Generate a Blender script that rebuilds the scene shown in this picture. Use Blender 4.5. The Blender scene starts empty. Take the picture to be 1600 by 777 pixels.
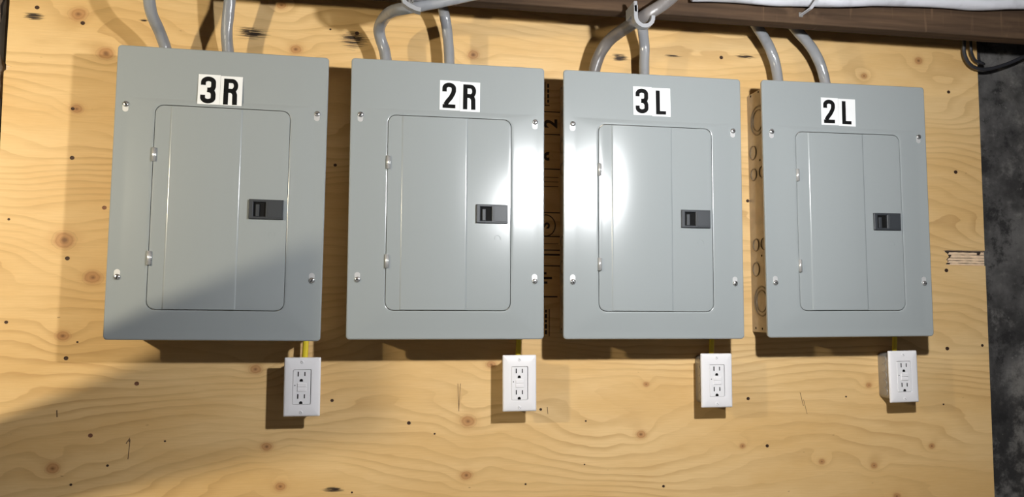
import bpy, bmesh, math, random
from mathutils import Vector, Matrix
random.seed(7)
S = bpy.context.scene
COL = S.collection
PI = math.pi

# ------------------------------------------------------------------ camera
def set_camera():
    cam = bpy.data.cameras.new('camera')
    cam.sensor_fit = 'HORIZONTAL'; cam.sensor_width = 36.0
    cam.lens = 36.0 * 1216.79 / 1600.0
    cam.clip_start = 0.02
    o = bpy.data.objects.new('camera', cam); COL.objects.link(o)
    yaw, pitch, roll = math.radians(9.3683), math.radians(4.2198), math.radians(0.2834)
    f = Vector((math.sin(yaw)*math.cos(pitch), math.cos(yaw)*math.cos(pitch), math.sin(pitch)))
    r = Vector((math.cos(yaw), -math.sin(yaw), 0)); u = r.cross(f)
    r2 = r*math.cos(roll) + u*math.sin(roll); u2 = -r*math.sin(roll) + u*math.cos(roll)
    m = Matrix((r2, u2, -f)).transposed().to_4x4()
    m.translation = Vector((-0.2847, -1.6337, -0.2561))
    o.matrix_world = m
    S.camera = o
set_camera()

# ------------------------------------------------------------------ world / exposure / lamp settings
W = bpy.data.worlds.new('world'); S.world = W; W.use_nodes = True
W.node_tree.nodes['Background'].inputs[0].default_value = (0.95, 0.97, 1.0, 1)
W.node_tree.nodes['Background'].inputs[1].default_value = 0.06
S.view_settings.view_transform = 'Standard'; S.view_settings.look = 'None'
S.view_settings.exposure = 0.0; S.view_settings.gamma = 1.0; S.view_settings.use_curve_mapping = False
BULB_A = dict(pos=(0.2959, -1.0483, 0.1354), r=0.024, strength=2450, color=(0.97, 0.985, 1.0))
BULB_B = dict(pos=(-1.47, -1.00, 0.115), r=0.026, strength=2000, color=(1.0, 0.89, 0.66))

# ------------------------------------------------------------------ materials
class NT:
    def __init__(self, name):
        self.m = bpy.data.materials.new(name); self.m.use_nodes = True
        self.t = self.m.node_tree; self.n = self.t.nodes; self.b = self.n['Principled BSDF']
    def node(self, typ, **kw):
        x = self.n.new(typ)
        for k, v in kw.items(): setattr(x, k, v)
        return x
    def put(self, sock, v):
        if isinstance(v, bpy.types.NodeSocket): self.t.links.new(v, sock)
        elif v is not None: sock.default_value = v
    def math(self, op, a, b=None, c=None):
        x = self.node('ShaderNodeMath', operation=op)
        self.put(x.inputs[0], a); self.put(x.inputs[1], b); self.put(x.inputs[2], c)
        return x.outputs[0]
    def coord(self): return self.node('ShaderNodeTexCoord').outputs['Object']
    def scale(self, v, s):
        x = self.node('ShaderNodeVectorMath', operation='MULTIPLY')
        self.put(x.inputs[0], v); x.inputs[1].default_value = s
        return x.outputs[0]
    def noise(self, v, sc=1, det=3, rough=.5, dist=0):
        x = self.node('ShaderNodeTexNoise')
        self.put(x.inputs['Vector'], v); x.inputs['Scale'].default_value = sc
        x.inputs['Detail'].default_value = det; x.inputs['Roughness'].default_value = rough
        x.inputs['Distortion'].default_value = dist
        return x.outputs['Fac']
    def smooth(self, v, a, b, lo=0., hi=1.):
        x = self.node('ShaderNodeMapRange', interpolation_type='SMOOTHSTEP')
        self.put(x.inputs[0], v)
        for i, q in enumerate((a, b, lo, hi)): x.inputs[i+1].default_value = q
        return x.outputs[0]
    def lin(self, v, a, b, lo=0., hi=1.):
        x = self.node('ShaderNodeMapRange')
        self.put(x.inputs[0], v)
        for i, q in enumerate((a, b, lo, hi)): x.inputs[i+1].default_value = q
        return x.outputs[0]
    def mix(self, f, a, b, mode='MIX'):
        x = self.node('ShaderNodeMix', data_type='RGBA', blend_type=mode)
        self.put(x.inputs[0], f)
        for s, q in ((6, a), (7, b)):
            if isinstance(q, tuple): q = q + (1,) if len(q) == 3 else q
            self.put(x.inputs[s], q)
        return x.outputs[2]
    def bump(self, h, strength=.2, dist=.001):
        x = self.node('ShaderNodeBump'); x.inputs['Strength'].default_value = strength
        x.inputs['Distance'].default_value = dist; self.put(x.inputs['Height'], h)
        self.put(self.b.inputs['Normal'], x.outputs[0])
    def fin(self, color, rough=.5, metal=0., spec=None, coat=None):
        if isinstance(color, tuple): color = color + (1,) if len(color) == 3 else color
        self.put(self.b.inputs['Base Color'], color); self.put(self.b.inputs['Roughness'], rough)
        self.b.inputs['Metallic'].default_value = metal
        if spec is not None: self.b.inputs['Specular IOR Level'].default_value = spec
        if coat is not None:
            self.b.inputs['Coat Weight'].default_value = coat[0]; self.b.inputs['Coat Roughness'].default_value = coat[1]
        return self.m

KNOTS = [(-0.893,0.32,0.017),(-0.839,0.243,0.016),(-0.888,0.128,0.012),(-0.899,-0.132,0.021),(-0.844,-0.205,0.017),(-0.894,-0.318,0.013),(-0.901,-0.57,0.013),(-0.534,-0.385,0.012),(-0.472,0.273,0.012),(-0.102,0.283,0.013),(-0.106,-0.496,0.016),(-0.108,-0.606,0.012),(-0.508,-0.538,0.011),(-0.48,-0.617,0.011),(-0.503,0.365,0.011),(-0.058,-0.379,0.011),(0.268,-0.531,0.011),(0.689,-0.6,0.008),(0.817,-0.612,0.009),(0.963,-0.572,0.008),(0.81,-0.432,0.008),(0.82,0.286,0.009),(0.281,-0.424,0.007),(0.871,-0.682,0.009),(0.963,0.331,0.011),(0.501,-0.561,0.007)]
SCUFFS = [(-0.975,0.31,0.024,0.011),(-0.77,0.315,0.011,0.004),(-0.561,0.302,0.040,0.017),(-0.354,0.301,0.036,0.025),(0.225,0.296,0.024,0.013),(0.524,0.316,0.033,0.007),(-0.378,-0.626,0.029,0.007),(0.347,0.307,0.029,0.003)]

def mat_plywood():
    k = NT('pine_plywood')
    co = k.coord()
    sep = k.node('ShaderNodeSeparateXYZ'); k.put(sep.inputs[0], co)
    x, z = sep.outputs[0], sep.outputs[2]
    flat = k.node('ShaderNodeCombineXYZ'); k.put(flat.inputs[0], x); k.put(flat.inputs[1], z)
    v = flat.outputs[0]
    kv = k.scale(v, (.78, 1, 1))
    wob = k.noise(v, 45, 2)
    dm = None
    for (a, b, r) in KNOTS:
        d = k.node('ShaderNodeVectorMath', operation='DISTANCE')
        k.put(d.inputs[0], kv); d.inputs[1].default_value = (a*.78, b, 0)
        q = k.math('MULTIPLY', d.outputs['Value'], 1/r)
        dm = q if dm is None else k.math('SMOOTH_MIN', dm, q, .6)
    dm = k.math('ADD', dm, k.math('MULTIPLY', k.math('SUBTRACT', wob, .5), .45))
    # growth-ring field: contours of a stretched height field give the rotary-cut figure
    n1 = k.noise(k.scale(v, (1.15, 3.6, 1)), 1, 2, .46, .15)
    n2 = k.noise(k.scale(v, (4.5, 13, 1)), 1, 3, .5)
    phi = k.math('MULTIPLY', z, 44)
    phi = k.math('ADD', phi, k.math('MULTIPLY', n1, 17))
    phi = k.math('ADD', phi, k.math('MULTIPLY', n2, 2.0))
    phi = k.math('ADD', phi, k.math('MULTIPLY', k.smooth(dm, 4, .2), .9))
    fr = k.math('FRACT', phi)
    ring = k.smooth(fr, .42, .97)
    ring = k.math('MULTIPLY', ring, k.smooth(fr, 1.0, .955))
    ring = k.math('MULTIPLY', ring, k.lin(k.noise(k.scale(v, (3, 7, 1)), 1, 2), .35, .68, .12, 1.))
    fib = k.noise(k.scale(v, (14, 420, 1)), 1, 3, .6)
    fine = k.noise(k.scale(v, (40, 1100, 1)), 1, 2, .6)
    patch = k.noise(k.scale(v, (2.2, 7, 1)), 1, 4, .55)
    c = k.mix(k.smooth(patch, .3, .7), (.70, .440, .172), (.80, .552, .262))
    c = k.mix(k.math('MULTIPLY', ring, .58), c, (.44, .235, .075))
    c = k.mix(k.lin(fib, .25, .75, 0, .28), c, (.50, .29, .11))
    c = k.mix(k.lin(fine, .35, .7, 0, .10), c, (.90, .72, .42))
    # knots
    kr = k.math('FRACT', k.math('MULTIPLY', dm, 3.2))
    c = k.mix(k.smooth(dm, 1.7, .7, 0, .35), c, (.56, .31, .12))
    c = k.mix(k.smooth(dm, .95, .50, 0, .70), c, (.43, .20, .072))
    c = k.mix(k.math('MULTIPLY', k.smooth(kr, .5, 1), k.smooth(dm, 1.2, .7, 0, .28)), c, (.24, .10, .035))
    c = k.mix(k.smooth(dm, .32, .05, 0, .7), c, (.14, .055, .022))
    # torn grain and black scuffs
    streak = k.noise(k.scale(v, (18, 620, 1)), 1, 2, .6)
    sm = None
    for (a, b, w, h) in SCUFFS:
        d = k.node('ShaderNodeVectorMath', operation='SUBTRACT'); k.put(d.inputs[0], v); d.inputs[1].default_value = (a, b, 0)
        d2 = k.node('ShaderNodeVectorMath', operation='LENGTH'); k.put(d2.inputs[0], k.scale(d.outputs[0], (1/w, 1/h, 0)))
        q = d2.outputs['Value']; sm = q if sm is None else k.math('MINIMUM', sm, q)
    amt = k.smooth(sm, 1.25, .25)
    hit = k.math('GREATER_THAN', k.math('ADD', streak, k.math('MULTIPLY', amt, .26)), .68)
    c = k.mix(k.math('MULTIPLY', k.math('MULTIPLY', hit, amt), 1.0), c, (.035, .022, .014))
    # tiny flecks
    fl = k.noise(k.scale(v, (55, 150, 1)), 1, 1)
    c = k.mix(k.smooth(fl, .79, .84, 0, .6), c, (.17, .075, .03))
    h = k.math('ADD', k.math('MULTIPLY', fib, .5), k.math('MULTIPLY', ring, -.4))
    k.bump(h, .25, .0006)
    return k.fin(c, .55, spec=.3)

def mat_simple(name, col, rough=.5, metal=0., spec=None, bump=None, var=0.0, vs=8, coat=None):
    k = NT(name); co = k.coord(); c = col
    if var:
        n = k.noise(co, vs, 4, .55)
        c = k.mix(k.lin(n, .3, .7), tuple(v*(1-var) for v in col), tuple(min(1, v*(1+var)) for v in col))
    if bump: k.bump(k.noise(co, bump[0], 2), bump[1], bump[2])
    return k.fin(c, rough, metal, spec, coat)

def mat_concrete():
    k = NT('old_concrete'); co = k.coord()
    a = k.noise(co, 4.0, 5, .65); b = k.noise(co, 11, 6, .72); e = k.noise(co, 60, 3, .6)
    c = k.mix(k.smooth(a, .38, .66), (.026, .024, .023), (.125, .118, .112))
    c = k.mix(k.smooth(b, .50, .68, 0, .7), c, (.22, .208, .192))
    c = k.mix(k.smooth(b, .48, .36, 0, .9), c, (.012, .011, .011))
    c = k.mix(k.smooth(e, .62, .75, 0, .35), c, (.26, .25, .23))
    k.bump(k.math('ADD', b, k.math('MULTIPLY', e, .4)), .6, .006)
    return k.fin(c, .85)

def mat_timber(name, dark, light):
    k = NT(name); co = k.coord()
    s = k.noise(k.scale(co, (3, 40, 60)), 1, 4, .6); b = k.noise(k.scale(co, (9, 9, 9)), 1, 4, .6)
    saw = k.noise(k.scale(co, (70, 6, 6)), 1, 2)
    c = k.mix(k.lin(s, .3, .7), dark, light)
    c = k.mix(k.smooth(b, .55, .75, 0, .5), c, tuple(v*1.8 for v in light))
    c = k.mix(k.smooth(saw, .62, .75, 0, .35), c, tuple(v*2.0 for v in light))
    k.bump(k.math('ADD', s, k.math('MULTIPLY', saw, .6)), .5, .002)
    return k.fin(c, .85, spec=.15)

def mat_paint():
    k = NT('grey_enamel'); co = k.coord()
    sm = k.noise(co, 9, 3, .5); fine = k.noise(co, 900, 2)
    ro = .20
    k.bump(fine, .05, .0003)
    return k.fin((.300, .325, .330), ro, spec=.55)

def mat_galv(name, col, rough):
    k = NT(name); co = k.coord(); n = k.noise(co, 55, 3, .6); n2 = k.noise(co, 9, 3)
    c = k.mix(k.lin(n, .3, .7), tuple(v*.8 for v in col), col)
    c = k.mix(k.smooth(n2, .5, .7, 0, .4), c, tuple(v*.65 for v in col))
    return k.fin(c, rough, .45)

def mat_cable(name, col, rough):
    k = NT(name); co = k.coord()
    n = k.noise(k.scale(co, (60, 60, 25)), 1, 3); d = k.noise(co, 30, 3)
    c = k.mix(k.smooth(d, .5, .72, 0, .35), col, tuple(v*.55 for v in col))
    k.bump(n, .5, .003)
    return k.fin(c, rough, spec=.5)

def mat_emit(name, col, s):
    k = NT(name)
    k.b.inputs['Base Color'].default_value = (0.8, .8, .8, 1)
    k.b.inputs['Emission Color'].default_value = (*col, 1); k.b.inputs['Emission Strength'].default_value = s
    return k.m

M = dict(
    ply=mat_plywood(), paint=mat_paint(), concrete=mat_concrete(),
    board=mat_timber('weathered_joist', (.040, .025, .016), (.105, .064, .038)),
    blocker=mat_timber('blocker_timber', (.25, .16, .08), (.38, .26, .14)),
    ceil=mat_timber('subfloor_boards', (.06, .04, .025), (.11, .07, .045)),
    torn=mat_simple('torn_veneer', (.80, .58, .38), .7, var=.15, vs=60, bump=(300, .4, .001)),
    slot=mat_simple('dark_gap', (.03, .018, .012), .9),
    galv=mat_galv('tan_galvanised', (.50, .43, .33), .40), zinc=mat_galv('zinc_steel', (.40, .385, .365), .32),
    groove_shade=mat_galv('shaded_galvanised', (.27, .22, .16), .45),  # darker tone paints in the shading of the stamped knockout grooves
    chrome=mat_simple('bright_screw', (.70, .70, .70), .22, .85), hinge=mat_simple('hinge_steel', (.70, .69, .67), .25, .6),
    hole=mat_simple('bare_metal_slot', (.66, .66, .66), .35, .4),
    latch=mat_simple('charcoal_plastic', (.036, .040, .046), .45, bump=(700, .1, .0004)),
    latchdark=mat_simple('black_plastic', (.004, .004, .004), .8, spec=.2),
    white=mat_simple('white_plastic', (.80, .785, .80), .32, spec=.5),
    white2=mat_simple('white_thermoplastic', (.76, .75, .765), .38, spec=.5),
    black=mat_simple('black_print', (.005, .005, .005), .8, spec=.15), ink=mat_simple('stencil_ink', (.05, .028, .014), .9),
    sticker=mat_simple('white_vinyl', (.80, .81, .81), .45, var=.03, vs=20),
    pencil=mat_simple('pencil_line', (.16, .09, .045), .9), rust=mat_simple('dark_screw', (.05, .022, .012), .6, .4, var=.3, vs=400),
    rustring=mat_simple('rusty_screw', (.20, .085, .045), .6, .3, var=.3, vs=400),
    cable=mat_cable('grey_jacket', (.27, .274, .284), .22), cabled=mat_cable('dusty_grey_jacket', (.165, .150, .142), .34),
    cablew=mat_cable('pale_jacket', (.58, .58, .62), .28), yellow=mat_simple('yellow_jacket', (.74, .57, .03), .4),
    blackcable=mat_simple('black_jacket', (.03, .03, .035), .45),
    strap=mat_simple('grey_strap', (.30, .305, .32), .4), stone=mat_simple('rubble_stone', (.20, .15, .105), .9, var=.45, vs=25, bump=(60, .6, .01)),
    mortar=mat_simple('dark_mortar', (.03, .024, .02), .95, var=.4, vs=20), floor=mat_simple('slab', (.16, .155, .15), .8, var=.25, vs=6),
    socket=mat_simple('black_bakelite', (.02, .02, .02), .4),
)

# ------------------------------------------------------------------ mesh helpers
def obj(name, bm, mat, parent=None, smooth=False, loc=None):
    me = bpy.data.meshes.new(name)
    bmesh.ops.recalc_face_normals(bm, faces=bm.faces)
    if smooth:
        for f in bm.faces: f.smooth = True
    bm.to_mesh(me); bm.free(); me.materials.append(mat)
    o = bpy.data.objects.new(name, me); COL.objects.link(o)
    if parent: o.parent = parent
    if loc: o.location = loc
    return o
def inst(src, name, parent=None, loc=None):
    o = src.copy(); o.name = name; COL.objects.link(o)
    if parent is not None: o.parent = parent
    if loc: o.location = loc
    return o
def tag(o, label, cat, group=None):
    o['label'] = label; o['category'] = cat
    if group: o['group'] = group
    return o
def empty(name, loc, roty=0.):
    o = bpy.data.objects.new(name, None); COL.objects.link(o); o.location = loc; o.rotation_euler = (0, roty, 0)
    o.empty_display_size = .05
    return o
def struct(o): o['kind'] = 'structure'; return o
def box(bm, x0, x1, y0, y1, z0, z1, bev=0., seg=2):
    r = bmesh.ops.create_cube(bm, size=1.0)
    vs = r['verts']
    for v in vs: v.co = Vector(((x0+x1)/2 + v.co.x*(x1-x0), (y0+y1)/2 + v.co.y*(y1-y0), (z0+z1)/2 + v.co.z*(z1-z0)))
    if bev:
        es = list({e for v in vs for e in v.link_edges})
        bmesh.ops.bevel(bm, geom=es, offset=bev, segments=seg, affect='EDGES', profile=.5)
    return bm
def B(*a, **k): return box(bmesh.new(), *a, **k)
def rr(x0, x1, z0, z1, r, n=5):
    p = []
    for cx, cz, a0 in ((x1-r, z1-r, 0), (x0+r, z1-r, 90), (x0+r, z0+r, 180), (x1-r, z0+r, 270)):
        for i in range(n+1):
            a = math.radians(a0 + 90*i/n); p.append((cx + r*math.cos(a), cz + r*math.sin(a)))
    return p
def loft(bm, loops, cap0=False, cap1=False):
    """loops: list of (points xz, y) with equal counts"""
    R = [[bm.verts.new((x, y, z)) for x, z in pts] for pts, y in loops]
    n = len(R[0])
    for a, b in zip(R, R[1:]):
        for i in range(n): bm.faces.new((a[i], a[(i+1) % n], b[(i+1) % n], b[i]))
    if cap0: bm.faces.new(R[0][::-1])
    if cap1: bm.faces.new(R[-1])
    return bm
def disc(bm, x, z, r, y0, y1, n=16, bev=0.):
    c = lambda q: [(x + q*math.cos(2*PI*i/n), z + q*math.sin(2*PI*i/n)) for i in range(n)]
    L = [(c(r), y0), (c(r), y1 + bev), (c(r - bev), y1)] if bev else [(c(r), y0), (c(r), y1)]
    return loft(bm, L, True, True)
def poly(bm, pts, y0, y1):
    return loft(bm, [(pts, y0), (pts, y1)], True, True)
def catmull(P, n=8):
    P = [Vector(p) for p in P]; Q = [P[0]*2 - P[1]] + P + [P[-1]*2 - P[-2]]; out = []
    for i in range(1, len(Q)-2):
        a, b, c, d = Q[i-1:i+3]
        for j in range(n):
            t = j/n
            out.append(.5*((2*b) + (c-a)*t + (2*a-5*b+4*c-d)*t*t + (3*b-a-3*c+d)*t**3))
    out.append(P[-1]); return out
def tube(path, r, n=14, lobes=0, amp=0., pitch=.1, ry=None, jitter=0.):
    bm = bmesh.new(); rings = []; s = 0.; up = None
    for i, p in enumerate(path):
        t = (path[min(i+1, len(path)-1)] - path[max(i-1, 0)]).normalized()
        if up is None: up = Vector((0, -1, 0)) if abs(t.y) < .9 else Vector((1, 0, 0))
        up = (up - t*up.dot(t)).normalized(); sd = t.cross(up)
        if i: s += (p - path[i-1]).length
        ring = []
        for k in range(n):
            a = 2*PI*k/n
            q = 1 + (amp*math.cos(lobes*(a + s/pitch*2*PI/max(lobes, 1))) if lobes else 0) + jitter*math.sin(s*170 + 2*a)*.5
            ring.append(bm.verts.new(p + sd*(math.cos(a)*r*q) + up*(math.sin(a)*(ry or r)*q)))
        rings.append(ring)
    for a, b in zip(rings, rings[1:]):
        for k in range(n): bm.faces.new((a[k], a[(k+1) % n], b[(k+1) % n], b[k]))
    bm.faces.new(rings[0][::-1]); bm.faces.new(rings[-1])
    return bm
def ribbon(bm, path, w, y0, y1):
    P = [Vector((a, b)) for a, b in path]; Lp, Rp = [], []
    for i, p in enumerate(P):
        d0 = (P[i] - P[i-1]).normalized() if i else (P[1]-P[0]).normalized()
        d1 = (P[i+1] - P[i]).normalized() if i < len(P)-1 else d0
        t = (d0 + d1).normalized(); nrm = Vector((-t.y, t.x)); m = w/2/max(.5, nrm.dot(Vector((-d0.y, d0.x))))
        Lp.append(p + nrm*m); Rp.append(p - nrm*m)
    F = [[bm.verts.new((a.x, y, a.y)) for a in side] for side in (Lp, Rp) for y in (y0, y1)]
    l0, l1, r0, r1 = F
    for i in range(len(P)-1):
        bm.faces.new((l1[i], l1[i+1], r1[i+1], r1[i])); bm.faces.new((l0[i], r0[i], r0[i+1], l0[i+1]))
        bm.faces.new((l0[i], l0[i+1], l1[i+1], l1[i])); bm.faces.new((r0[i], r1[i], r1[i+1], r0[i+1]))
    bm.faces.new((l0[0], l1[0], r1[0], r0[0])); bm.faces.new((l0[-1], r0[-1], r1[-1], l1[-1]))
def arc(cx, cz, rx, rz, a0, a1, n=10):
    return [(cx + rx*math.cos(math.radians(a0 + (a1-a0)*i/n)), cz + rz*math.sin(math.radians(a0 + (a1-a0)*i/n))) for i in range(n+1)]

# ------------------------------------------------------------------ setting: foundation wall, floor, ceiling
wall = struct(obj('wall_back', B(-1.75, 2.3, .034, .30, -1.55, .62), M['concrete']))
wall['label'] = 'dark mottled concrete foundation wall behind the plywood'
struct(obj('floor', B(-1.75, 2.3, -3.2, .034, -1.65, -1.55), M['floor']))['label'] = 'grey concrete basement floor'
struct(obj('ceiling', B(-1.75, 2.3, -3.2, .30, .62, .70), M['ceil']))['label'] = 'dark plank subfloor overhead'
mort = struct(obj('trim_1', B(-1.75, -1.03, .012, .034, -1.55, .62), M['mortar']))
mort['label'] = 'dark crumbling mortar beside the plywood'
def stone(x, z, rx, rz, k):
    bm = bmesh.new(); bmesh.ops.create_icosphere(bm, subdivisions=3, radius=1)
    rnd = random.Random(k); ph = [rnd.uniform(0, 6) for _ in range(6)]
    for v in bm.verts:
        q = 1 + .10*math.sin(3*v.co.x + ph[0]) + .10*math.sin(4*v.co.z + ph[1]) + .06*math.sin(7*v.co.y + 5*v.co.x + ph[2])
        v.co = Vector((v.co.x*rx*q, v.co.y*.03*q, v.co.z*rz*q))
    return obj('stone', bm, M['stone'], mort, True, (x, .012, z))
for k, (x, z, rx, rz) in enumerate([(-1.085,.185,.052,.062),(-1.10,.33,.06,.055),(-1.11,.05,.055,.06),(-1.10,-.09,.06,.055),(-1.11,-.24,.055,.075),(-1.10,-.41,.055,.075),(-1.11,-.56,.06,.06),(-1.21,.26,.05,.07),(-1.22,.09,.045,.08),(-1.22,-.10,.05,.09),(-1.22,-.32,.05,.10),(-1.22,-.52,.05,.08)]):
    stone(-1.026 - rx*1.08 if k < 7 else x, z, rx, rz, k)

# ------------------------------------------------------------------ plywood sheet
PX0, PX1, PZ0, PZ1 = -1.0215, 1.1205, -.82, .40
ply = empty('plywood_sheet', (0, 0, PZ0))
tag(ply, 'broad knotty pine plywood sheet that all four grey panels hang on', 'plywood')
def plyobj(name, bm, mat):
    o = obj(name, bm, mat, ply); o.location = (0, 0, -PZ0); return o
plyobj('core', B(PX0 + .001, PX1 - .001, .003, .0335, PZ0 + .001, PZ1 - .001), M['torn'])
# face veneer outline with the torn notch at the right edge and a chip at the left
NX, NT_, NB = 1.016, -.1205, -.1555
LEV = [(PZ0, 0, PX1), (NB-.0005, 0, PX1), (NB, 0, NX+.012), (NB+.001, 0, NX-.001), (NB+.008, 0, NX+.006), (NB+.013, 0, NX+.002), (NB+.020, 0, NX+.009), (NB+.028, 0, NX+.004),
       (NT_-.001, 0, NX-.006), (NT_, 0, NX+.004), (NT_+.0005, 0, PX1), (.1955, -.0015, PX1), (.1990, .001, PX1), (.2015, .009, PX1), (.204, .003, PX1), (.2065, .012, PX1), (.209, .003, PX1), (.212, .001, PX1), (PZ1, .003, PX1)]
ven = bmesh.new(); rows = []
for z, l, xr in LEV:
    rows.append([ven.verts.new((x, y, z)) for x, y in ((PX0 + l, 0.), (xr, 0.), (xr, .003), (PX0 + l, .003))])
for a, b in zip(rows, rows[1:]):
    for q in range(4): ven.faces.new((a[q], a[(q+1) % 4], b[(q+1) % 4], b[q]))
ven.faces.new(rows[0]); ven.faces.new(rows[-1][::-1])
plyobj('face_veneer', ven, M['ply'])
# ragged strips of the lower ply left standing in the notch
for a, b, x0, x1 in [(-.1248,-.1303,.008,.084),(-.1312,-.1375,.014,.103),(-.1385,-.1443,.006,.103),(-.1452,-.1502,.006,.103),(-.1509,-.1548,.010,.103),(-.1240,-.1300,.092,.103)]:
    bm = bmesh.new(); n = 8
    top = [(NX + x0 + (x1-x0)*i/n + (.004*(1 if i == 0 else 0)), a + random.uniform(-.0006, .0004)) for i in range(n+1)]
    bot = [(NX + x0 + (x1-x0)*i/n, b + random.uniform(-.0005, .0005)) for i in range(n+1)]
    poly(bm, bot + top[::-1], .003, .0012)
    plyobj('splinter', bm, M['torn'])
plyobj('notch_gap', B(NX+.001, PX1-.001, .0026, .0031, NB+.002, NT_-.001), M['slot'])
# screw heads sunk in the sheet
NAILS = [(-0.969,0.328,1),(-0.884,0.302,1),(-0.895,0.128,.8),(-0.892,0.03,1),(-0.829,-0.067,2),(-1.0,-0.094,.6),(-0.892,-0.168,1),(-0.995,-0.292,.8),(-0.886,-0.361,1),(-0.836,-0.509,2),(-0.756,-0.411,2),(-0.7,-0.523,.5),(-0.803,-0.567,.6),(-0.867,-0.601,.6),(-0.867,-0.33,.5),(-0.348,0.315,1),(-0.403,0.32,.5),(-0.383,-0.449,.8),(-0.228,-0.497,.9),(-0.175,-0.52,.5),(0.048,-0.474,.7),(0.146,-0.5,.5),(0.559,-0.562,.9),(0.143,-0.591,.4),(0.318,-0.642,.7),(0.516,-0.458,.9),(0.465,0.31,1),(1.04,0.259,1),(1.051,0.066,1.1),(1.017,-0.168,1.1),(1.012,-0.35,1.1),(0.523,-0.017,.9),(0.997,-0.478,.5),(-0.387,0.033,.8),(0.752,-0.457,.5),(0.016,-0.628,.5),(-0.34,-0.633,.5),(1.104,-0.343,.8)]
nail0 = {}
for (x, z, s) in NAILS:
    ring = s == 2; key = 'ring' if ring else 'plain'
    if key not in nail0:
        bm = bmesh.new(); n = 12
        c = lambda q: [(q*math.cos(2*PI*i/n), q*math.sin(2*PI*i/n)) for i in range(n)]
        loft(bm, [(c(.0042), 0.0), (c(.0040), -.0005), (c(.0022), -.0001)], False, True)
        o = obj('screw_head', bm, M['rustring' if ring else 'rust'], ply); nail0[key] = o
    else: o = inst(nail0[key], 'screw_head', ply)
    o.location = (x, 0, z - PZ0); q = 1.0 if ring else s; o.scale = (q*1.05, 1, q*.95)
def mark(pts, w, name='pencil_mark', mat='pencil'):
    bm = bmesh.new(); ribbon(bm, pts, w, .0, -.0002); return plyobj(name, bm, M[mat])
mark([(-.771,-.526),(-.765,-.516),(-.766,-.523)], .0022); mark([(-.764,-.518),(-.7665,-.556)], .0014)
mark([(-.128,-.418),(-.1255,-.475)], .0011); mark([(-.1225,-.418),(-.1255,-.470)], .0010)
mark([(.640,-.446),(.6475,-.476)], .0012); mark([(.648,-.462),(.656,-.494)], .0009)
mark([(-.898,-.460),(-.897,-.473)], .0022); mark([(.062,-.469),(.0635,-.484)], .0012)
# stencilled mill stamp, printed sideways, in the gap between the middle panels
def stamp_text(ch, x, z, size):
    cu = bpy.data.curves.new('stamp', 'FONT'); cu.body = ch; cu.size = size; cu.align_x = 'CENTER'; cu.align_y = 'CENTER'; cu.extrude = .0001; cu.offset = size*.03
    t = bpy.data.objects.new('tmp', cu); COL.objects.link(t)
    me = bpy.data.meshes.new_from_object(t.evaluated_get(bpy.context.evaluated_depsgraph_get()))
    bpy.data.objects.remove(t)
    me.transform(Matrix.Rotation(math.radians(90), 4, 'X')); me.transform(Matrix.Rotation(math.radians(-90), 4, 'Y'))
    me.materials.clear(); me.materials.append(M['ink'])
    o = bpy.data.objects.new('stamp_print', me); COL.objects.link(o); o.parent = ply; o.location = (x, -.0002, z - PZ0)
stamp_text('2', .070, .140, .040); stamp_text('9', .070, .068, .040)
def ink(pts, w): return mark(pts, w, 'stamp_print', 'ink')
ink([(.056,.232),(.056,.180),(.066,.180)], .002)
for i, (z0, z1) in enumerate([(.228,.219),(.216,.208),(.205,.196),(.193,.186)]): ink([(.063,z0),(.063,z1)], .004)
for z in (.166, .116, .040, -.055, -.1065, -.136, -.146, -.170): ink([(.048,z),(.090,z)], .0022 if z != -.146 else .004)
for z in (.022, .012, .002, -.122): ink([(.052,z),(.086,z)], .0012)
ink([(.058 + .021*math.cos(a*PI/12), -.083 + .023*math.sin(a*PI/12)) for a in range(-12, 13)], .0022)
stamp_text('S', .057, -.083, .030)
for z0, x0, x1 in ((-.186,.048,.060),(-.196,.048,.072),(-.206,.048,.062)): ink([(x0,z0),(x1,z0)], .005)
ink([(.052,-.236),(.084,-.236)], .003)
ink([(.066,-.262),(.066,-.320)], .0018)
for z0, z1 in [(-.264,-.270),(-.273,-.282),(-.285,-.291),(-.294,-.304),(-.307,-.316)]: ink([(.059,z0),(.059,z1)], .005)

# ------------------------------------------------------------------ dark joist along the top
bm = B(-1.60, 2.2, -.172, -.136, .333, .6195, .003, 2)
tag(obj('timber_joist', bm, M['board']), 'dark weathered timber joist running above all the panels', 'joist')

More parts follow.
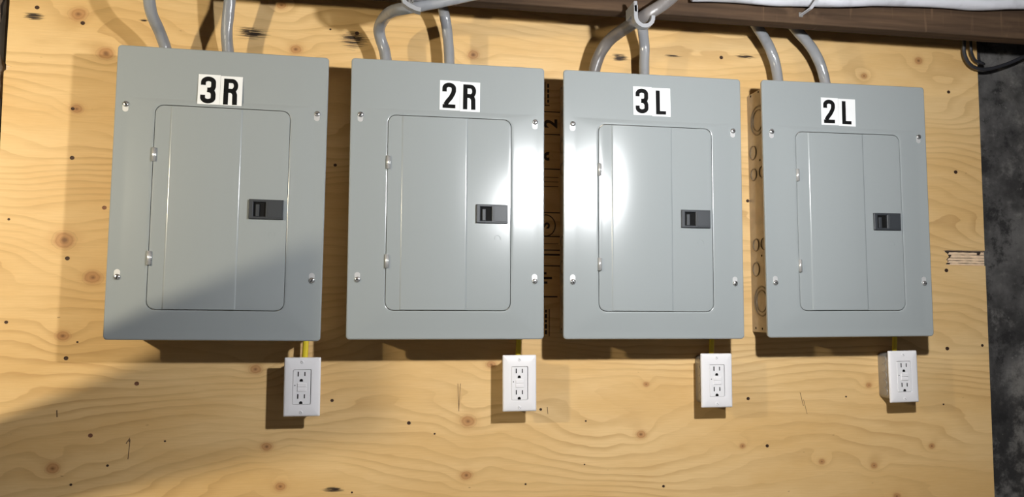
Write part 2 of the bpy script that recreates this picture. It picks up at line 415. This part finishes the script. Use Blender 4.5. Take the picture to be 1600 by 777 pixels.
# ------------------------------------------------------------------ electrical panels
PW, PH, PD = .3873, .5519, .1027
hw, hh = PW/2, PH/2
DX0, DX1, DZ0, DZ1 = -.1205, .1245, -.2195, .1640
def glyph(ch):
    bm = bmesh.new(); w = .0078; y0, y1 = 0., -.00035
    if ch == '3':
        ribbon(bm, [(-.0082,.0085)] + arc(0,.0135,.0082,.0060,180,0,14) + [(.0082,.0062),(.0070,.0028),(.0035,.0006),(-.0015,.0004)], w, y0, y1)
        ribbon(bm, [(-.0015,.0003),(.0040,-.0004),(.0072,-.0032),(.0084,-.0070)] + arc(0,-.0130,.0084,.0062,0,-180,14) + [(-.0084,-.0085)], w, y0, y1)
    elif ch == '2':
        ribbon(bm, [(-.0082,.0070)] + arc(0,.0130,.0082,.0063,180,0,14) + [(.0082,.0085),(.0070,.0040),(.0030,-.0035),(-.0030,-.0110),(-.0062,-.0165)], w, y0, y1)
        box(bm, -.0112, .0115, y1, y0, -.0225, -.0158)
    elif ch == 'L':
        box(bm, -.0095, -.0018, y1, y0, -.0225, .0225); box(bm, -.0020, .0098, y1, y0, -.0225, -.0160)
    elif ch == 'R':
        box(bm, -.0115, -.0038, y1, y0, -.0225, .0225)
        ribbon(bm, [(-.0045,.0190)] + arc(.0020,.0105,.0060,.0085,90,-90,12) + [(-.0045,.0020)], .0071, y0, y1)
        ribbon(bm, [(.0020,.0015),(.0052,-.0010),(.0066,-.0050),(.0070,-.0225)], .0078, y0, y1)
    for v in bm.verts: v.co.x *= 1.13; v.co.z *= 1.13
    return bm
def pan_box():
    bm = bmesh.new(); x, z = .1775, .267; yb, yf = -.0005, -PD + .0035
    loft(bm, [(rr(-x, x, -z, z, .002, 2), yb), (rr(-x, x, -z, z, .002, 2), yf), (rr(-x+.012, x-.012, -z+.012, z-.012, .002, 2), yf)], True, True)
    return bm
def pan_cover():
    bm = bmesh.new(); n = 5
    R = lambda i, r, y: (rr(-hw+i, hw-i, -hh+i, hh-i, r, n), y)
    y = -PD
    def D(g, r, yy): return (rr(DX0-g, DX1+g, DZ0-g, DZ1+g, r, n), yy)
    rise = .0035
    def mixl(a, b, t):
        return [(p[0]*(1-t) + q[0]*t, p[1]*(1-t) + q[1]*t) for p, q in zip(a, b)]
    i0, i1 = rr(-hw+.021, hw-.021, -hh+.016, DZ1+.013, .006, n), rr(DX0-.005, DX1+.005, DZ0-.005, DZ1+.005, .018, n)
    loft(bm, [R(.0012, .006, y+.009), R(0, .007, y+.0030), R(.0006, .0068, y+.0010), R(.0022, .006, y), R(.004, .005, y),
              (mixl(i0, i1, -.16), y), (i0, y-.00006), (mixl(i0, i1, .12), y-.0003), (mixl(i0, i1, .92), y-rise+.0001), (i1, y-rise), D(.0020, .0165, y-rise-.0001), D(.0008, .0157, y-rise+.0004), D(.0005, .0156, y+.0030)], False, False)
    return bm
def pan_door():
    bm = bmesh.new(); y = -PD - .0035; n = 5
    D = lambda g, yy: (rr(DX0+g, DX1-g, DZ0+g, DZ1-g, .0155-g*.5, n), yy)
    loft(bm, [D(.0003, y+.0045), D(.0003, y+.0008), D(.0008, y+.0002), D(.0022, y)], True, True)
    # shallow proud field between the two creases
    x0, x1 = -.0935, .0370; z0, z1 = DZ0 + .0012, DZ1 - .0012; h = .0016
    q = lambda a, yy: ([(x0+a, z0), (x1-a, z0), (x1-a, z1), (x0+a, z1)], yy)
    loft(bm, [q(0, y+.0002), q(.0010, y-h*.45), q(.0022, y-h*.85), q(.0040, y-h)], False, True)
    return bm
LX0, LX1, LZ0, LZ1 = .0550, .1180, -.0460, -.0090
def pan_latch():
    bm = bmesh.new(); y = -PD - .0035
    o = lambda g: [(LX0+g, LZ0+g), (LX1-g, LZ0+g), (LX1-g, LZ1-g), (LX0+g, LZ1-g)]
    hx0, hx1, hz0, hz1 = .0630, .0855, -.0415, -.0140
    hN = lambda g: [(hx0-g, hz0-g), (hx1+g, hz0-g), (hx1+g, hz1+g), (hx0-g, hz1+g)]
    loft(bm, [(o(0), y+.0002), (o(0), y-.0044), (o(.0010), y-.0052), (hN(.0014), y-.0052), (hN(.0006), y-.0046), (hN(0), y-.0040), (hN(0), y-.0002)], False, False)
    box(bm, .0890, .1160, y-.0058, y-.0050, LZ0+.0030, LZ1-.0030, .0004, 1)
    for i in range(7): box(bm, .0905, .0955 - .001*(i % 2), y-.0061, y-.0056, LZ0+.0055+i*.0037, LZ0+.0075+i*.0037)
    return bm
def screw_mesh():
    bm = bmesh.new(); n = 14
    c = lambda q: [(q*math.cos(2*PI*i/n), q*math.sin(2*PI*i/n)) for i in range(n)]
    loft(bm, [(c(.0058), 0), (c(.0058), -.0009), (c(.0052), -.0022), (c(.0034), -.0031), (c(.0012), -.0034)], False, True)
    return bm
def ring_mesh(r, w, h=.0016, n=28):
    """raised annulus facing -X"""
    bm = bmesh.new()
    c = lambda q: [(q*math.cos(2*PI*i/n), q*math.sin(2*PI*i/n)) for i in range(n)]
    loft(bm, [(c(r), 0), (c(r-w*.25), -h), (c(r-w*.75), -h), (c(r-w), 0)])
    bmesh.ops.rotate(bm, verts=bm.verts, matrix=Matrix.Rotation(math.radians(-90), 3, 'Z'))
    return bm
PROTO = {}
def proto(key, fn):
    if key not in PROTO: PROTO[key] = fn()
    return PROTO[key]
def part(key, name, bmfn, mat, parent, smooth=False, loc=(0, 0, 0)):
    if key in PROTO:
        o = inst(PROTO[key], name, parent, None)
        o.location = loc
    else:
        o = obj(name, bmfn(), mat, parent, smooth, None); o.location = loc; PROTO[key] = o
    return o
def sharp(o, ang=30):
    me = o.data
    me.polygons.foreach_set('use_smooth', [True]*len(me.polygons))
    if hasattr(me, 'set_sharp_from_angle'): me.set_sharp_from_angle(angle=math.radians(ang))
def make_panel(x, z, rot, chars, sx, sz, label, tilt=0.):
    base = empty('electrical_panel', (x + math.sin(rot)*hh, 0, z - math.cos(rot)*hh), -rot)
    tag(base, label, 'electrical panel', 'grey electrical panels on the plywood')
    C = (0, 0, hh)
    first = 'box' not in PROTO
    bx_ = part('box', 'box', pan_box, M['galv'], base, False, C)
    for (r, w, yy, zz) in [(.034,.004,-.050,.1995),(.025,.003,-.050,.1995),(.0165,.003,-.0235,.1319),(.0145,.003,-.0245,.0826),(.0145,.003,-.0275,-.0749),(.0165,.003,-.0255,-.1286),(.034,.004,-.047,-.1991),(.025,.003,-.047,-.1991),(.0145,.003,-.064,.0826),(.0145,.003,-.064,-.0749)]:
        part(('ko', r), 'knockout', lambda: ring_mesh(r, w), M['groove_shade'], bx_, True, (-.1775, yy, zz))
    for yy, zz in [(-.0186,.2618),(-.0551,.2621),(-.0171,-.2582),(-.0466,-.2587),(-.0548,.1100),(-.0520,-.1000)]:
        def hole():
            bm = bmesh.new(); disc(bm, 0, 0, .0027, 0, -.0002, 10); bmesh.ops.rotate(bm, verts=bm.verts, matrix=Matrix.Rotation(math.radians(-90), 3, 'Z')); return bm
        part('kohole', 'punched_hole', hole, M['latchdark'], bx_, False, (-.1775, yy, zz))
    cv = part('cover', 'cover', pan_cover, M['paint'], base, True, C)
    if first: sharp(cv, 28)
    dr = part('door', 'door', pan_door, M['paint'], base, False, C)
    if first: sharp(dr, 40)
    part('latch', 'latch', pan_latch, M['latch'], dr)
    yl = -PD - .0035
    part('recess', 'latch_recess', lambda: B(.0628, .0857, yl-.0008, yl-.0001, -.0417, -.0138), M['latchdark'], dr)
    part('tab', 'latch_tab', lambda: B(.0668, .0740, yl-.0030, yl-.0006, -.0413, -.0180, .0008, 1), M['latch'], dr)
    def dimple():
        bm = bmesh.new()
        ribbon(bm, [(.098 + .0062*math.cos(math.radians(a)), -.0765 + .0062*math.sin(math.radians(a))) for a in range(-20, 201, 20)], .0011, 0, -.0004); return bm
    part('dimple', 'lock_dimple', dimple, M['paint'], dr, False, (0, yl, 0))
    for zz in (.0695, -.1245):
        def hg():
            bm = bmesh.new(); n = 10; rings = []
            box(bm, .0015, .0046, -.0002, .0012, -.0125, .0125)
            for zc in (-.0130, .0130): rings.append([bm.verts.new((.0033*math.cos(2*PI*i/n), .0033*math.sin(2*PI*i/n) - .0004, zc)) for i in range(n)])
            for i in range(n): bm.faces.new((rings[0][i], rings[0][(i+1) % n], rings[1][(i+1) % n], rings[1][i]))
            bm.faces.new(rings[0][::-1]); bm.faces.new(rings[1]); return bm
        part('hinge', 'hinge', hg, M['hinge'], base, True, (DX0 + .0010, -PD - .0050, hh + zz))
    for xx in (-.1738, .1745):
        for top in (1, -1):
            zc = .1630 if top > 0 else -.1605
            dz = -.0085 if top > 0 else .0085
            def slot():
                bm = bmesh.new(); c = [(.0054*math.cos(math.radians(a)), .0050*math.sin(math.radians(a)) + (.003 if math.sin(math.radians(a)) >= 0 else -.003)) for a in range(0, 360, 20)]
                loft(bm, [(c, 0), (c, -.0003)], True, True); return bm
            part('slot', 'keyhole_slot', slot, M['hole'], base, False, (xx - .0005, -PD, hh + zc + dz*.75))
            sc = part('screw', 'screw', screw_mesh, M['chrome'], base, True, (xx, -PD - .0002, hh + zc))
            if ('sl') not in PROTO: pass
            cr = part('sl', 'screw_slot', lambda: B(-.0038, .0038, -.0037, -.0024, -.0007, .0007), M['latchdark'], sc)
            cr.rotation_euler = (0, random.uniform(0, 3), 0)
    # two number stickers side by side
    for i, ch in enumerate(chars):
        cx = sx + (-.0203 if i == 0 else .0203)
        st = part('sticker', 'number_sticker', lambda: B(-.0201, .0201, -.0004, 0, -.0300, .0300), M['sticker'], base, False, (cx, -PD - (.0017 if sz < .2 else .0004) + (-.0001 if i else 0), hh + sz - (.0012 if i else 0)))
        st.rotation_euler = (-.042 if sz < .2 else 0, random.uniform(-.012, .012) + tilt, 0)
        st['label'] = 'white sticker with a bold black ' + ch
        part('g' + ch, 'character', lambda: glyph(ch), M['black'], st, False, (-.0015 if i == 0 else -.001, -.0004, -.0005))
    return base
make_panel(-.5925, -.0474, -.0084, '3R', -.0065, .1980, 'grey electrical panel marked 3 R, leftmost, half in shadow')
make_panel(-.1601, -.0462, .0001, '2R', .0207, .2095, 'grey electrical panel marked 2 R with glare down its right edge')
make_panel(.2668, -.0464, -.0003, '3L', -.0045, .2180, 'grey electrical panel marked 3 L with glare on its left edge')
make_panel(.7045, -.0428, .0070, '2L', -.0170, .2120, 'grey electrical panel marked 2 L, rightmost, tan box side showing', .015)

# ------------------------------------------------------------------ outlets
OD = .054
def make_outlet(x, z, rot, label):
    base = empty('power_outlet', (x + math.sin(rot)*.0515, 0, z - .0515), -rot)
    tag(base, label, 'outlet', 'white outlets below the panels'); hz = .0515
    def bxm():
        bm = bmesh.new(); a = rr(-.0275, .0275, -.0515, .0515, .010, 4); b = rr(-.0262, .0262, -.0500, .0500, .009, 4)
        loft(bm, [(b, -.0003), (a, -.003), (a, -OD + .006), (b, -OD + .006)], True, True); return bm
    ob = part('obox', 'metal_box', bxm, M['zinc'], base, False, (0, 0, hz))
    if len(ob.data.polygons) and not ob.data.polygons[0].use_smooth: sharp(ob, 40)
    for k in range(5):
        def zig():
            bm = bmesh.new(); n = 12
            bm2 = ribbon(bm, [(.009*math.cos(math.radians(a)), .009*math.sin(math.radians(a))) for a in range(-60, 121, 15)], .0018, 0, -.0008)
            bmesh.ops.rotate(bm, verts=bm.verts, matrix=Matrix.Rotation(math.radians(-90), 3, 'Z')); return bm
        part('ozig', 'side_knockout', zig, M['zinc'], ob, False, (-.0275, -.022, -.036 + k*.018))
    def pl():
        bm = bmesh.new(); X, Z = .034925, .05715; n = 3
        R = lambda g, r, y: (rr(-X+g, X-g, -Z+g, Z-g, r, n), y)
        I = lambda g, y: (rr(-.0172-g, .0172+g, -.0340-g, .0340+g, .0025, n), y)
        loft(bm, [R(.0012, .0015, -OD+.0062), R(0, .002, -OD+.0050), R(.0002, .002, -OD+.0028), R(.0014, .002, -OD+.0010), R(.0040, .002, -OD), I(.0006, -OD), I(0, -OD+.0006), I(0, -OD+.0040)], True, False); return bm
    p = part('plate', 'wall_plate', pl, M['white'], base, False, (0, 0, hz))
    if not p.data.polygons[0].use_smooth: sharp(p, 35)
    def rc():
        bm = bmesh.new(); n = 3
        R = lambda g, y: (rr(-.0167+g, .0167-g, -.0335+g, .0335-g, .0022, n), y)
        loft(bm, [R(0, -OD+.0045), R(0, -OD-.0002), R(.0008, -OD-.0010)], True, True); return bm
    r = part('recep', 'receptacle', rc, M['white2'], base, False, (-.0008, 0, hz - .0003))
    yf = -OD - .0010
    for dz in (.0255, -.0175):
        part('slota', 'neutral_slot', lambda: B(-.0011, .0011, -.0003, .0006, -.0046, .0046), M['latchdark'], r, False, (-.0066, yf, dz))
        part('slotb', 'hot_slot', lambda: B(-.0010, .0010, -.0003, .0006, -.0040, .0040), M['latchdark'], r, False, (.0060, yf, dz))
        def gh():
            bm = bmesh.new(); poly(bm, [(.0032*math.cos(math.radians(a)), .0032*math.sin(math.radians(a))) for a in range(0, 181, 18)] + [(-.0032, -.0022), (.0032, -.0022)], .0006, -.0003); return bm
        part('gnd', 'ground_hole', gh, M['latchdark'], r, False, (-.0006, yf, dz - .0125))
    for dz in (.0042, -.0042):
        part('btn', 'test_button', lambda: B(-.0086, .0086, -.0014, .0006, -.0037, .0037, .0006, 1), M['white'], r, False, (.0006, yf, dz))
    part('led', 'indicator_light', lambda: disc(bmesh.new(), 0, 0, .0011, .0004, -.0003, 8), M['latchdark'], r, False, (-.0125, yf, .0036))
    for dz in (.0485, -.0485):
        s = part('oscrew', 'plate_screw', lambda: disc(bmesh.new(), 0, 0, .0034, .0004, -.0010, 14, .0005), M['white'], base, False, (-.0006, -OD, hz + dz))
        q = part('osl', 'screw_slot', lambda: B(-.0030, .0030, -.0012, -.0004, -.0004, .0004), M['strap'], s)
        q.rotation_euler = (0, .8, 0)
make_outlet(-.4377, -.4159, .0003, 'white wall outlet under the leftmost panel, marked 3R')
make_outlet(-.0066, -.4135, .0065, 'white wall outlet under the second panel from the left, marked 2R')
make_outlet(.4199, -.4125, .0016, 'white wall outlet under the third panel from the left, marked 3L')
make_outlet(.8601, -.4084, .0159, 'white wall outlet under the rightmost panel, marked 2L')
for x, z0, t in ((-.4355, -.3644, 'the leftmost panel'), (-.0046, -.3620, 'the second panel from the left'), (.4205, -.3610, 'the third panel from the left'), (.8585, -.3569, 'the rightmost panel')):
    P = catmull([(x - .001, -.026, z0 - .0005), (x, -.0265, z0 + .02), (x + .001, -.027, -.3120)], 5)
    o = obj('yellow_cable', tube(P, .0058, 12, ry=.0036), M['yellow'], None, True)
    tag(o, 'short yellow cable above the outlet under ' + t, 'cable', 'yellow cables feeding the outlets')

# ------------------------------------------------------------------ service cables
CABLES = {
 '1a': ([(-.722,-.12,.420),(-.728,-.12,.365),(-.7285,-.117,.327),(-.727,-.100,.296),(-.719,-.075,.270),(-.712,-.058,.243),(-.706,-.056,.2185)], .0108, 'cable', 'grey cable slanting down into panel 3 R, the left of its two'),
 '1b': ([(-.588,-.074,.430),(-.590,-.071,.39),(-.592,-.068,.357),(-.5955,-.061,.320),(-.599,-.053,.283),(-.597,-.047,.246),(-.595,-.047,.2185)], .0112, 'cable', 'grey cable dropping straight into panel 3 R, the right of its two'),
 '2a': ([(-.284,-.055,.2215),(-.290,-.055,.262),(-.298,-.06,.286),(-.301,-.075,.303),(-.292,-.11,.311),(-.273,-.17,.304),(-.245,-.205,.299),(-.198,-.21,.309),(-.138,-.211,.327),(-.065,-.213,.350),(0,-.215,.38)], .0115, 'cable', 'grey cable bending out of panel 2 R up through the clamp'),
 '2b': ([(-.157,-.05,.2215),(-.158,-.05,.271),(-.162,-.052,.311),(-.169,-.06,.342),(-.180,-.08,.372),(-.186,-.085,.41),(-.19,-.086,.44)], .0108, 'cable', 'grey cable rising from panel 2 R behind the joist'),
 '3a': ([(.1495,-.055,.2215),(.153,-.058,.252),(.164,-.07,.284),(.179,-.10,.305),(.197,-.165,.309),(.216,-.205,.315),(.250,-.213,.338),(.272,-.215,.360),(.280,-.215,.392),(.282,-.215,.43)], .0125, 'cabled', 'dusty grey cable curving from panel 3 L up across the joist'),
 '3b': ([(.265,-.05,.2215),(.265,-.05,.261),(.264,-.055,.302),(.256,-.068,.331),(.246,-.085,.362),(.238,-.09,.40),(.235,-.09,.43)], .0110, 'cable', 'pale grey cable rising straight from panel 3 L behind the strap'),
 '4a': ([(.5765,-.05,.2250),(.575,-.05,.256),(.568,-.05,.292),(.55,-.055,.326),(.516,-.07,.362),(.486,-.08,.397),(.46,-.085,.43)], .0112, 'cable', 'grey cable leaning left out of panel 2 L, the left of its two'),
 '4b': ([(.693,-.05,.2250),(.688,-.05,.26),(.675,-.052,.295),(.65,-.058,.328),(.609,-.07,.361),(.572,-.08,.398),(.545,-.085,.43)], .0112, 'cable', 'grey cable leaning left out of panel 2 L, the right of its two'),
}
for key, (P, r, m, lab) in CABLES.items():
    o = obj('service_cable', tube(catmull(P, 8), r, 18, lobes=3, amp=.05, pitch=.16, jitter=.02), M[m], None, True)
    tag(o, lab, 'cable', 'grey service cables above the panels')
# pale cable lying with the grey one right of the clamp
o = obj('service_cable', tube(catmull([(-.252,-.232,.315),(-.215,-.233,.318),(-.16,-.234,.334),(-.09,-.235,.356),(-.02,-.236,.385)], 8), .0125, 18, lobes=3, amp=.05, pitch=.15), M['cablew'], None, True)
tag(o, 'pale cable running up to the right out of the clamp above 2 R', 'cable', 'white cables along the joist')
# twisted white run along the joist, upper right
for k, (dy, dz, ph) in enumerate(((-.1940, .0165, 0.), (-.2290, .029, 2.1), (-.1940, .0570, 4.2))):
    P = []
    for i in range(40):
        x = .315 + i*.045
        zb = .353 + max(0, x - .40)*.052
        P.append((x, dy + .002*math.sin(x*16 + ph), zb + dz + .0025*math.sin(x*16 + ph + 1.5) + .0015*math.sin(x*37 + k)))
    o = obj('service_cable', tube(catmull(P, 4), .0150, 18, lobes=3, amp=.07, pitch=.19), M['cablew'], None, True)
    tag(o, ['lowest twisted white cable of the run along the joist', 'front twisted white cable of the run along the joist', 'upper twisted white cable of the run along the joist'][k], 'cable', 'white cables along the joist')
# black thin cable looped at the plywood corner
o = obj('thin_cable', tube(catmull([(1.040,-.06,.45),(1.045,-.05,.373),(1.053,-.04,.339),(1.079,-.03,.316),(1.125,-.02,.313),(1.182,-.015,.329),(1.236,-.012,.352),(1.308,.0,.386),(1.40,.012,.43)], 8), .0042, 10), M['blackcable'], None, True)
tag(o, 'thin black cable looping off the plywood onto the concrete', 'cable')
o = obj('thin_cable', tube(catmull([(1.062,-.05,.45),(1.066,-.045,.36),(1.078,-.035,.340),(1.098,-.022,.331),(1.118,-.018,.328),(1.132,-.006,.331),(1.142,.018,.345),(1.146,.026,.37)], 8), .0034, 10), M['blackcable'], None, True)
tag(o, 'short thin dark cable tucked behind the black loop at the corner', 'cable')

# strap on the cable over panel 3 L
t = empty('cable_strap', (.205, -.172, .292)); tag(t, 'grey plastic strap holding the cable above panel 3 L', 'strap')
bm = bmesh.new()
Pp = [(.0, .034), (.0, .012)] + arc(.0175, .012, .0175, .0175, 180, 360, 12)[1:] + [(.035, .016)]
ribbon(bm, [(a - .0165, b) for a, b in Pp], .0075, -.052, -.036)
obj('saddle', bm, M['strap'], t)
obj('nail_tab', B(-.0205, -.0130, -.052, .0, .020, .043, .0015, 1), M['strap'], t)
# clamp over panel 2 R
t = empty('cable_clamp', (-.252, -.172, .285)); tag(t, 'metal clamp gripping the cables above panel 2 R', 'clamp')
bm = bmesh.new()
ribbon(bm, [(-.006, .060), (-.006, .016), (-.003, .006), (.006, .0), (.018, -.0050), (.026, -.0065)], .0075, -.078, -.062)
obj('saddle', bm, M['strap'], t)
obj('back_leg', B(-.0110, -.0035, -.024, .0, .04, .085, .001, 1), M['zinc'], t)
bm = bmesh.new(); box(bm, .0040, .0075, -.068, -.060, .008, .060); box(bm, .010, .0125, -.070, -.064, .010, .060)
obj('tie_wire', bm, M['zinc'], t)
# small clip on the white run
t = empty('cable_clip', (.588, -.172, .360)); tag(t, 'small clear clip under the white cables along the joist', 'clip')
bm = bmesh.new()
Q = [(-.2475, .46), (-.2475, .374), (-.238, .360), (-.212, .350), (-.1725, .350)]
for (a, b) in zip(Q, Q[1:]):
    d = Vector((b[0]-a[0], b[1]-a[1])).normalized(); nn = Vector((-d.y, d.x))*.0009
    vs = [bm.verts.new((x, p[0] + sg*nn.x + .172, p[1] + sg*nn.y - .360)) for x in (-.029, -.022) for p in (a, b) for sg in (-1, 1)]
    for f in ((0,1,3,2), (4,6,7,5), (0,2,6,4), (1,5,7,3), (0,4,5,1), (2,3,7,6)): bm.faces.new([vs[i] for i in f])
obj('clip_body', bm, M['cablew'], t)
obj('clip_nail', B(-.030, -.021, -.003, 0, -.014, -.004, .001, 1), M['zinc'], t)

# ------------------------------------------------------------------ added unseen board at left, shaped to shade the sheet's lower left
def blocker():
    Bp = Vector(BULB_B['pos'])
    l1 = lambda x: Vector((x, 0, -.372 + (x + .757)*.4375)); l2 = lambda x: Vector((x, 0, -.558 + (x + .504)*.194))
    q = lambda p, s: p + (Bp - p)*s
    a0, b0 = q(l1(-1.50), .0), q(l2(-1.50), .0)
    a1, b1 = q(l1(-.27), .55), q(l2(-.27), .55)
    nrm = (a1 - a0).cross(b1 - a0).normalized()*.018
    bm = bmesh.new(); vs = [bm.verts.new(p + s*nrm) for s in (-.5, .5) for p in (a0, a1, b1, b0)]
    for f in ((0,1,2,3), (7,6,5,4), (0,4,5,1), (1,5,6,2), (2,6,7,3), (3,7,4,0)): bm.faces.new([vs[i] for i in f])
    tag(obj('shadow_blocker', bm, M['blocker']), 'unseen timber board added to shade the lower left of the plywood', 'blocker')
blocker()

# ------------------------------------------------------------------ bare lamps hanging from the ceiling
def lamp(spec, label):
    x, y, z = spec['pos']; r = spec['r']
    t = empty('hanging_lamp', (x, y, .6195)); tag(t, label, 'lamp', 'bare hanging lamps')
    bm = bmesh.new(); bmesh.ops.create_uvsphere(bm, u_segments=16, v_segments=10, radius=r)
    o = obj('bulb', bm, mat_emit('lit_bulb', spec['color'], spec['strength']), t, True); o.location = (0, 0, z - .6195)
    P = [Vector((0, 0, z - .6195 + r*.8)), Vector((0, 0, z - .6195 + r*.8 + .03)), Vector((0, 0, z - .6195 + r*.8 + .06))]
    obj('socket', tube(P, r*.62, 12), M['socket'], t, True)
    obj('cord', tube([Vector((0, 0, z - .6195 + r + .05)), Vector((0, 0, (z - .6195)/2)), Vector((0, 0, 0))], .004, 8), M['socket'], t, True)
lamp(BULB_A, 'bare white bulb hanging in front of panel 3 L')
lamp(BULB_B, 'warm bare bulb hanging out to the left')
